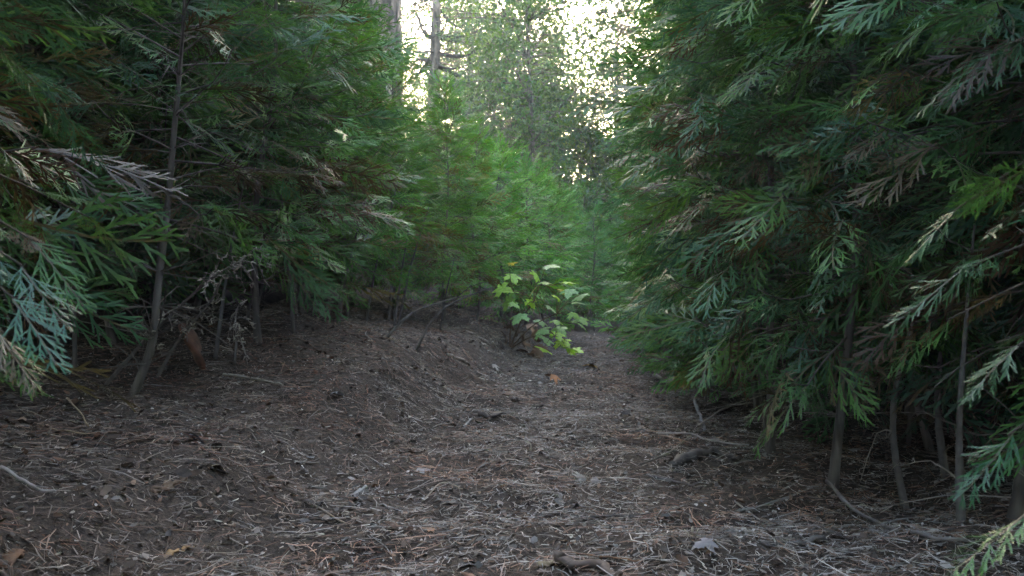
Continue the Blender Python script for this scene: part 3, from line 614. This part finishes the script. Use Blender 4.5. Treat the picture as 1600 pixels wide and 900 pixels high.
for q, (px, py) in enumerate(LV):
    tip = at(px, py, 6.45+r.uniform(-.15, .15))-bs; h = hubs[int(np.argmin([np.linalg.norm(x-bs-tip) for x in hubs]))]-bs
    tube(ms, spline([h, (h+tip)/2+[0, 0, .03], tip], 5), np.linspace(.0028, .0018, 5), 4, (.2, .16, .06), cap=False)
    V, Q = maple_leaf(r.uniform(.08, .14), r, r.uniform(.1, .6)); F = frame(np.array([r.normal(0, .5)+.3, -.75+r.normal(0, .3), -.25+r.normal(0, .25)]), r.normal(0, .5))
    V = V@F.T; ml = MB(); c = [(.27, .52, .05), (.22, .42, .18), (.22, .45, .09), (.36, .58, .05), (.55, .46, .18)][r.choice(5, p=[.3, .3, .25, .1, .05])]
    ml.add(V, Q, np.array(c)*r.uniform(.85, 1.2)); put('leaf', ml.mesh('leaf', M['broad'], smooth=False), mo, tip)
put('stem', ms.mesh('stem', M['twig']), mo)
tag(mo, 'maple shrub with bright lobed leaves leaning over the trail edge', 'shrub')
def leaf_obj(p, size, col, label, rz, curl=.5, tiltx=0, name='fallen_leaf', group=None, z=.008):
    V, Q = maple_leaf(size, r, curl); V = V-V.mean(0); V = V@rot([1, 0, 0], tiltx).T; ml = MB(); ml.add(V, Q, np.array(col)); o = put(name, ml.mesh('leaf', M['litter'], smooth=False), None, (p[0], p[1], float(ground_h(p[0], p[1]))+z)); o.rotation_euler[2] = rz
    return tag(o, label, 'leaf', group)

# ------------------------------------------------------------------ forest litter
r = np.random.RandomState(31)
def litter_points(n, y0=.95, y1=9.5):
    y = y0+(y1-y0)*r.rand(n)**1.5; x = edge_l(y)-1.5+(edge_r(y)-edge_l(y)+2.5)*r.rand(n)
    return x, y
def needles(n, mb, ln, wd, cols, lift, seg=2, y0=.95, y1=9.5):
    x, y = litter_points(n, y0, y1); dens = sstep(.32, .68, vnoise(x, y, .33, 8)*.6+vnoise(x, y, .11, 9)*.4); k = .42+.58*dens > r.uniform(0, 1, n); x, y = x[k], y[k]; n = len(x)
    a = r.uniform(0, 6.28, n); l = ln*r.uniform(.4, 1.15, n); bend = r.normal(0, .16, n)*l; w_ = wd*r.uniform(.7, 1.4, n)
    da = np.stack([np.cos(a), np.sin(a)], 1); sa = np.stack([-da[:, 1], da[:, 0]], 1); p = np.stack([x, y], 1)
    pts = [p-da*l[:, None]*.5, p+sa*bend[:, None], p+da*l[:, None]*.5] if seg == 2 else [p-da*l[:, None]*.5, p+da*l[:, None]*.5]
    k = seg+1
    h0 = r.uniform(.001, lift, n); tl = r.normal(0, .12, n)*l
    Vs = []
    for q, pp in enumerate(pts):
        z = ground_h(pp[:, 0], pp[:, 1]); z = np.maximum(z+.001, (z+ground_h(x, y))*.5+h0+tl*(q/seg-.5))
        ww = w_*(.7 if q in (0, seg) else 1)
        Vs.append(np.stack([pp[:, 0]-sa[:, 0]*ww, pp[:, 1]-sa[:, 1]*ww, z-ww*.5], 1)); Vs.append(np.stack([pp[:, 0]+sa[:, 0]*ww, pp[:, 1]+sa[:, 1]*ww, z+ww*.5], 1))
    V = np.stack(Vs, 1).reshape(-1, 3); b = np.arange(n)*2*k
    Q = np.concatenate([np.stack([b+2*q, b+2*q+1, b+2*q+3, b+2*q+2], 1) for q in range(seg)])
    cc = np.array(cols)[r.randint(len(cols), size=n)]*r.uniform(.55, 1.3, (n, 1))
    bank_mask = sstep(-.05, .45, edge_l(y)-x+.5*(vnoise(x, y, .4, 15)-.5))[:, None]; cc = cc*(1-bank_mask)+bank_mask*cc*np.array([.8, .72, .66])  # needle colour turns darker and browner towards the left bank
    red = sstep(.5, .75, vnoise(x, y, .4, 12)*.7+vnoise(x, y, .13, 13)*.4)[:, None]*(r.rand(n, 1) < .7); cc = cc*(1-red)+red*cc*np.array([1.05, .68, .52]); mb.add(V, Q, np.repeat(cc, 2*k, 0))
NC = ((.3, .255, .225), (.21, .17, .15), (.17, .1, .075), (.4, .36, .325), (.1, .083, .077), (.23, .13, .09), (.27, .245, .235), (.32, .295, .285))
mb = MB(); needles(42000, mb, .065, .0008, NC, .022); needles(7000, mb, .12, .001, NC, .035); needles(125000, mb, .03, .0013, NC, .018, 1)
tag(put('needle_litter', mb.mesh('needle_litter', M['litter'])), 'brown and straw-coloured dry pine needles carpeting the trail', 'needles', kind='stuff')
def chips(n, mb, size, cols, lift=.006, y0=.95, y1=9.5):
    x, y = litter_points(n, y0, y1); z = ground_h(x, y)+r.uniform(.001, lift, n); s = size*r.uniform(.4, 1.3, n)
    a = r.uniform(0, 6.28, n); el = r.uniform(.25, .7, n); c = np.stack([x, y, z], 1)
    nn = np.stack([r.normal(0, .6, n), r.normal(0, .6, n), np.ones(n)], 1); nn /= np.linalg.norm(nn, axis=1)[:, None]
    d = np.stack([np.cos(a), np.sin(a), np.zeros(n)], 1); d = d-nn*(d*nn).sum(1)[:, None]; t = np.cross(nn, d); V = []
    for q in range(6):
        th = q*math.pi/3; rad = s*r.uniform(.7, 1.15, n); V.append(c+d*(np.cos(th)*rad)[:, None]+t*(np.sin(th)*rad*el)[:, None]+nn*(r.normal(0, .12, n)*s)[:, None])
    V = np.stack(V, 1).reshape(-1, 3); b = np.arange(n)*6; Q = np.concatenate([np.stack([b, b+1, b+2, b+3], 1), np.stack([b, b+3, b+4, b+5], 1)])
    cc = np.array(cols)[r.randint(len(cols), size=n)]*r.uniform(.6, 1.3, (n, 1))
    bank_mask = sstep(-.05, .45, edge_l(y)-x+.5*(vnoise(x, y, .4, 15)-.5))[:, None]*(r.rand(n, 1) < .8); cc = cc*(1-bank_mask)+bank_mask*cc*np.array([.82, .74, .68]); mb.add(V, Q, np.repeat(cc, 6, 0))  # most chips get a darker, browner colour on the left bank
mb = MB()
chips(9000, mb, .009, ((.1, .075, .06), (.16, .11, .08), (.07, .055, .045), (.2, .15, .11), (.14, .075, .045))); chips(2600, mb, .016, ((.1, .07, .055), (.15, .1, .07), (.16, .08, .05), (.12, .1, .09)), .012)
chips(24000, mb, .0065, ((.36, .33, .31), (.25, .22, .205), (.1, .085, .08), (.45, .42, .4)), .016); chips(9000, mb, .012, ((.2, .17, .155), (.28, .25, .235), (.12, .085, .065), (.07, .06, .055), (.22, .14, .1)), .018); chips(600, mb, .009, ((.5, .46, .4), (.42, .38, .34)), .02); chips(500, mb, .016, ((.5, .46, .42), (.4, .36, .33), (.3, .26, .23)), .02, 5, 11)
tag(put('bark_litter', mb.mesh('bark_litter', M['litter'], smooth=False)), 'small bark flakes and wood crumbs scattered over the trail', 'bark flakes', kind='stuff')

mb = MB(); tx, ty = litter_points(900, .95, 8.5)
for x, y in zip(tx, ty):
    if r.rand() < .45*sstep(.0, .3, x-edge_l(y))*sstep(.0, .3, edge_r(y)-x): continue
    a = r.uniform(0, 6.28); l = r.uniform(.02, .085); d = np.array([math.cos(a), math.sin(a)])*l; rd = r.uniform(.0011, .0034); bend = r.normal(0, .2)*l; P = []
    for t in (-1, 0, 1): xx, yy = x+d[0]*t-d[1]/l*bend*(t == 0), y+d[1]*t+d[0]/l*bend*(t == 0); P.append((xx, yy, float(ground_h(xx, yy))+rd*1.2+.004*r.rand()))
    P[1] = (P[1][0], P[1][1], max(P[1][2], (P[0][2]+P[2][2])/2)); tube(mb, P, [rd, rd*.9, rd*.6], 5, np.array(((.1, .08, .07), (.2, .17, .155), (.28, .25, .235), (.15, .1, .075))[r.randint(4)])*r.uniform(.7, 1.3), rng=r, rough=.3)
tag(put('twig_litter', mb.mesh('twig_litter', M['twig'])), 'small broken twigs strewn through the needle litter', 'twigs', kind='stuff')
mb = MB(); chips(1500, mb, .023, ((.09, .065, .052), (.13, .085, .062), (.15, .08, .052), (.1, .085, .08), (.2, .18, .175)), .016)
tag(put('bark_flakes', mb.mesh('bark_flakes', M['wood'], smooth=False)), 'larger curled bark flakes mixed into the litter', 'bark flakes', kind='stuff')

# ------------------------------------------------------------------ single things on the ground
def stick(pix, rad, label, col=(.2, .18, .165), cat='stick', name='fallen_stick', lift=.01, twigs=0, group='sticks on the trail', flat=1., rough=.25, mat='twig', n=7):
    P = np.array([hit(px, py)+[0, 0, lift] for px, py in pix]); b = P[0].copy(); S = spline(P-b, 12)
    S = S+r.normal(0, rad*.25, S.shape); mb = MB(); jg = .1 if mat == 'twig' else .13; tube(mb, S, rad*np.linspace(1, .6, 12)*(1+r.normal(0, jg, 12))*(np.array([.6]+[1]*10+[.5]) if jg > .11 else 1), n, col, rng=r, rough=rough, flat=flat)
    o = put(name, mb.mesh(name, M[mat]), None, b)
    if twigs:
        for q in range(twigs):
            mt = MB(); i = r.randint(3, 11); d = nrm(S[-1]-S[0]); d = nrm(d+np.array([r.normal(0, .7), r.normal(0, .7), abs(r.normal(0, .3))])); l = r.uniform(.03, .08)
            tube(mt, spline([S[i], S[i]+d*l*.5, S[i]+d*l], 4), np.linspace(rad*.5, rad*.25, 4), 5, col)
            put('side_twig', mt.mesh('side_twig', M[mat]), o)
    return tag(o, label, cat, group)
stick([(742, 744), (752, 733), (780, 721)], .0035, 'grey forked twig in the middle of the trail', twigs=2)
stick([(815, 826), (832, 812), (852, 790)], .0042, 'short straight pale stick pointing up the trail', (.24, .2, .18))
stick([(922, 813), (960, 812), (1018, 808)], .0055, 'dark thicker stick lying crosswise at centre right', (.11, .09, .085), twigs=1)
stick([(1292, 762), (1330, 805), (1375, 832), (1440, 850), (1520, 860)], .006, 'long curved fallen stick at lower right in the shade', (.17, .15, .145), lift=.02)
stick([(1150, 806), (1215, 788), (1286, 760)], .005, 'straight diagonal stick below the straight right stem', (.22, .2, .19), twigs=1)
stick([(1028, 702), (1075, 702), (1115, 715), (1170, 722)], .0045, 'pale curved twig lying over the buried dark log', (.27, .24, .23), lift=.06)
stick([(0, 748), (35, 768), (62, 782), (88, 786)], .0048, 'pale bent stick entering at the left edge', (.33, .29, .28), lift=.025, twigs=1)
stick([(348, 588), (395, 596), (442, 606)], .0065, 'pale straight stick on the bank at mid left', (.3, .27, .22))
stick([(700, 556), (722, 566), (735, 574)], .011, 'short pale stick halfway up the far bank', (.3, .26, .23))
stick([(1022, 592), (1040, 604), (1054, 614)], .012, 'grey stick end poking out under the right sapling, farther off', (.24, .22, .22), lift=.03)
stick([(1084, 640), (1094, 668), (1102, 694)], .009, 'blue-grey leaning stick above the buried dark log', (.2, .2, .22), lift=.05)
stick([(1000, 735), (1050, 712), (1110, 660)], .004, 'thin dark twig rising towards the right saplings', (.14, .12, .1), lift=.02, twigs=2)
stick([(570, 715), (590, 727), (602, 736)], .0032, 'small pale twig at left of the trail middle', (.3, .27, .25))
stick([(480, 788), (500, 800), (540, 824)], .004, 'slim broken cane in the lower left litter', (.26, .2, .15))
stick([(1010, 746), (1050, 756), (1085, 764)], .005, 'dark stick below the buried dark log', (.12, .1, .1), twigs=1)
stick([(65, 672), (95, 678), (140, 684)], .0035, 'thin tan straw lying flat at the left under the sprays', (.34, .25, .17))
stick([(105, 632), (125, 655), (138, 678)], .003, 'tan straw leaning steeply under the near left sprays', (.3, .22, .14), lift=.02)
stick([(880, 868), (935, 876), (1000, 884)], .006, 'reddish bark strip lying beside the foreground root', (.22, .12, .075), cat='bark strip', name='bark_strip', flat=.4)
stick([(660, 790), (690, 760), (722, 770)], .003, 'thin curved straw in the middle of the trail', (.3, .24, .18))
stick([(1090, 690), (1140, 655), (1200, 646)], .005, 'thin dead stick in shade behind the straight right stem', (.2, .17, .15), lift=.06)
stick([(725, 672), (732, 662), (738, 657)], .006, 'whitish forked twig next to the curled dark bark', (.4, .37, .36), twigs=1)
# wood and bark pieces
def chunk(pix, rad, label, col, flat=.45, name='bark_chunk', cat='bark', lift=.004, group='bark and wood on the trail'):
    return stick(pix, rad, label, col, cat, name, lift, 0, group, flat, .6, 'wood', 10)
chunk([(750, 649), (775, 649), (800, 646)], .027, 'dark flat bark chunk lying across the middle of the trail', (.075, .06, .055))
chunk([(692, 650), (700, 660), (716, 668)], .018, 'curled dark bark piece left of the flat bark chunk', (.075, .055, .045), .7)
chunk([(1052, 730), (1080, 716), (1115, 712), (1150, 720)], .02, 'buried dark log curving out of the litter at right', (.085, .075, .07), .8, 'half_buried_log', 'log', .012)
chunk([(866, 880), (892, 893), (935, 897), (965, 915)], .015, 'curved brown root end at the bottom edge of the trail', (.1, .07, .06), .8, 'exposed_root', 'root', .02)
chunk([(838, 886), (852, 884), (868, 882)], .009, 'pale cut stub beside the foreground root', (.3, .23, .15), .8)
chunk([(238, 772), (262, 762), (288, 750)], .016, 'broken brown wood piece in a hollow at lower left', (.16, .1, .065), .7, 'wood_piece', 'wood')
chunk([(4, 892), (18, 874), (36, 856)], .017, 'rusty brown bark piece in the bottom left corner', (.17, .09, .055), .5)
chunk([(255, 870), (275, 864), (302, 857)], .009, 'orange-tan splintered bark sliver at lower left', (.42, .25, .12), .5)
chunk([(552, 776), (567, 768), (573, 760)], .009, 'curled silver-grey bark roll left of the trail middle', (.3, .29, .3), .8)
chunk([(594, 790), (612, 796), (628, 800)], .01, 'grey weathered bark plate left of the trail middle', (.25, .24, .24), .35)
chunk([(478, 786), (492, 789), (508, 790)], .012, 'dark rounded bark lump in the lower left litter', (.08, .065, .06), .7)
chunk([(510, 850), (530, 852), (550, 853)], .008, 'flat grey wood splinter near the bottom left', (.22, .19, .17), .3)
chunk([(1190, 855), (1230, 852), (1290, 845)], .013, 'shaded branch piece half sunk at lower right', (.12, .105, .1), .7, 'wood_piece', 'wood')
chunk([(800, 626), (806, 627), (812, 628)], .016, 'small dark bark lump up the trail', (.06, .05, .045), .7)
chunk([(600, 690), (615, 692), (628, 690)], .012, 'dark bark lump at the foot of the bank', (.07, .06, .05), .6)
# leaning red bark slab
a = hit(318, 578); mb = MB(); P = spline([a, at(305, 545, a[1]), at(288, 508, a[1]+.05)], 8); tube(mb, P-a, np.array([.02, .035, .045, .05, .052, .05, .045, .03]), 9, (.16, .07, .045), flat=.3, rng=r, rough=.4)
tag(put('bark_slab', mb.mesh('bark_slab', M['wood']), None, a), 'reddish bark slab leaning upright in the shade at left', 'bark')
# dark scrap caught in the right hedge
a = at(1073, 225, 4.6); mb = MB(); tube(mb, spline([(-.05, 0, -.012), (0, 0, 0), (.05, 0, .012)], 6), np.array([.012, .02, .022, .021, .02, .01]), 8, (.03, .024, .022), flat=.7, rng=r, rough=.5)
tag(put('bark_scrap', mb.mesh('bark_scrap', M['wood']), None, a), 'dark bark scrap caught among the right hedge sprays', 'bark')
# leaves
leaf_obj(hit(865, 598), .1, (.36, .15, .06), 'curled rust-brown maple leaf on the trail below the shrub', .5, .9, .4, z=.03)
leaf_obj(hit(925, 577), .1, (.55, .3, .06), 'small orange-yellow leaf far along the trail', 1.5, .6, .3, z=.02)
leaf_obj(hit(1103, 860), .045, (.2, .185, .2), 'grey-violet fallen leaf at lower right of the trail', 3.3, .5, -.3, z=.012)
leaf_obj(hit(905, 755), .045, (.42, .39, .35), 'pale folded leaf right of the trail middle', .3, .9, .9, z=.014)
leaf_obj(hit(302, 692), .06, (.22, .22, .27), 'blue-grey fallen leaf at left below the S-curved stem', 2.2, .5, .6, z=.015)
leaf_obj(hit(826, 704), .05, (.5, .44, .35), 'small cream leaf standing up mid trail', 1.2, .8, 1.1, z=.018)
leaf_obj(hit(772, 577), .08, (.3, .26, .23), 'pale dry leaf on the bank left of the rust-brown leaf', .8, .7, .4, z=.02)
leaf_obj(hit(525, 620), .05, (.33, .31, .32), 'crumpled silver leaf on the left bank', 2.5, .6, .2, z=.012)
leaf_obj(hit(660, 738), .05, (.24, .23, .25), 'small slate-grey leaf left of the forked twig', .2, .4, .1)
leaf_obj(hit(670, 832), .035, (.32, .15, .08), 'small reddish leaf bit near the bottom middle', 1.0, .3, .1)
leaf_obj(hit(340, 738), .05, (.3, .22, .16), 'tan leaf bit in the left litter', 2.0, .7, .5)
for q, (px, py) in enumerate([(806, 520), (815, 530), (830, 525), (798, 512), (822, 508), (838, 540), (792, 530), (812, 545), (826, 552), (802, 498)]):
    p = at(px, py, 6.75); V, Q = maple_leaf(r.uniform(.08, .13), r, .9); V = V@frame(r.normal(0, 1, 3), r.normal(0, 1)).T; ml = MB(); ml.add(V, Q, np.array((.2, .11, .065))*r.uniform(.7, 1.4))
    put('leaf', ml.mesh('leaf', M['litter'], smooth=False), mo, p-bs)['label'] = 'withered brown leaf hanging low on the shrub'
def seed_wing(px, py, s, label, col=(.62, .57, .47), rz=0.):
    a = np.linspace(0, 2*math.pi, 13)[:-1]; V = np.stack([np.cos(a)*s, np.sin(a)*s*.38*(1+.3*np.cos(a)), .12*s*np.cos(a)**2], 1); V = np.concatenate([V, V-[0, 0, .0015], [[0, 0, .1*s]], [[0, 0, -.002]]])
    Q = [(24, k, (k+1) % 12, (k+1) % 12) for k in range(12)]+[(k, 12+k, 12+(k+1) % 12, (k+1) % 12) for k in range(12)]+[(25, 12+(k+1) % 12, 12+k, 12+k) for k in range(12)]
    mb = MB(); mb.add(V, Q, col); p = hit(px, py); o = put('cone_scale', mb.mesh('cone_scale', M['litter']), None, p+[0, 0, .01]); o.rotation_euler = (r.normal(0, .2), r.normal(0, .2), rz)
    return tag(o, label, 'cone scale', 'pale cone scales in the litter')
for px, py, s, lb, rz in [(340, 820, .011, 'cream oval cone scale at lower left, above the orange sliver', .2), (90, 873, .011, 'cream oval cone scale near the bottom left corner', -.3), (368, 787, .01, 'white slim cone scale left of the rounded bark lump', 1.0),
                          (485, 719, .014, 'lilac-white oval cone scale left of the trail middle', .1), (301, 655, .011, 'white cone scale below the S-curved stem', .8), (183, 655, .012, 'white cone scale at the base of the S-curved stem', 1.4),
                          (500, 840, .011, 'white cone scale near the flat grey splinter', .3), (545, 893, .012, 'cream cone scale at the bottom edge', .9), (605, 835, .01, 'pale cone scale in front of the grey bark plate', .1),
                          (512, 671, .013, 'small white cone scale on the left slope', 1.1), (640, 655, .013, 'small white cone scale at the foot of the left slope', 1.3), (410, 712, .013, 'beige cone scale in the left litter', 1.5),
                          (455, 706, .01, 'narrow pale cone scale beside the lilac-white one', .5), (837, 640, .016, 'white cone scale right of the flat bark chunk', .4), (755, 595, .03, 'pale grey flake on the bank by the rods', .3)]:
    seed_wing(px, py, s, lb, rz=rz, col=(.45, .43, .48) if 'lilac' in lb else (.6, .55, .46))
p = hit(1085, 842); mb = MB()
for q in range(9):
    d = nrm([r.normal(0, .7), r.normal(0, .5), .9]); l = r.uniform(.015, .04); tube(mb, spline([(0, 0, 0), d*l*.5, d*l+r.normal(0, .006, 3)], 4), np.linspace(.0018, .0011, 4), 4, (.5, .45, .34))
tag(put('lichen_sprig', mb.mesh('lichen_sprig', M['twig']), None, p), 'pale branched lichen sprig behind the grey-violet leaf', 'lichen')

# ------------------------------------------------------------------ air
if HAZE > 0:
    x0, x1, y0, y1, z0, z1 = -420, 420, -130, 720, -4, 27
    V = [(x, y, z) for z in (z0, z1) for y in (y0, y1) for x in (x0, x1)]; mb = MB()
    mb.add(V, [(0, 2, 3, 1), (4, 5, 7, 6), (0, 1, 5, 4), (2, 6, 7, 3), (0, 4, 6, 2), (1, 3, 7, 5)])
    mh = bpy.data.materials.new('haze'); mh.use_nodes = True; N = mh.node_tree.nodes; N.remove(N['Principled BSDF'])
    pv = N.new('ShaderNodeVolumePrincipled'); pv.inputs['Color'].default_value = (.93, .95, .97, 1); pv.inputs['Density'].default_value = HAZE; pv.inputs['Anisotropy'].default_value = .3
    mh.node_tree.links.new(pv.outputs[0], N['Material Output'].inputs['Volume'])
    tag(put('haze', mb.mesh('haze', mh, smooth=False)), 'faint pale haze in the forest air', 'haze', kind='stuff')
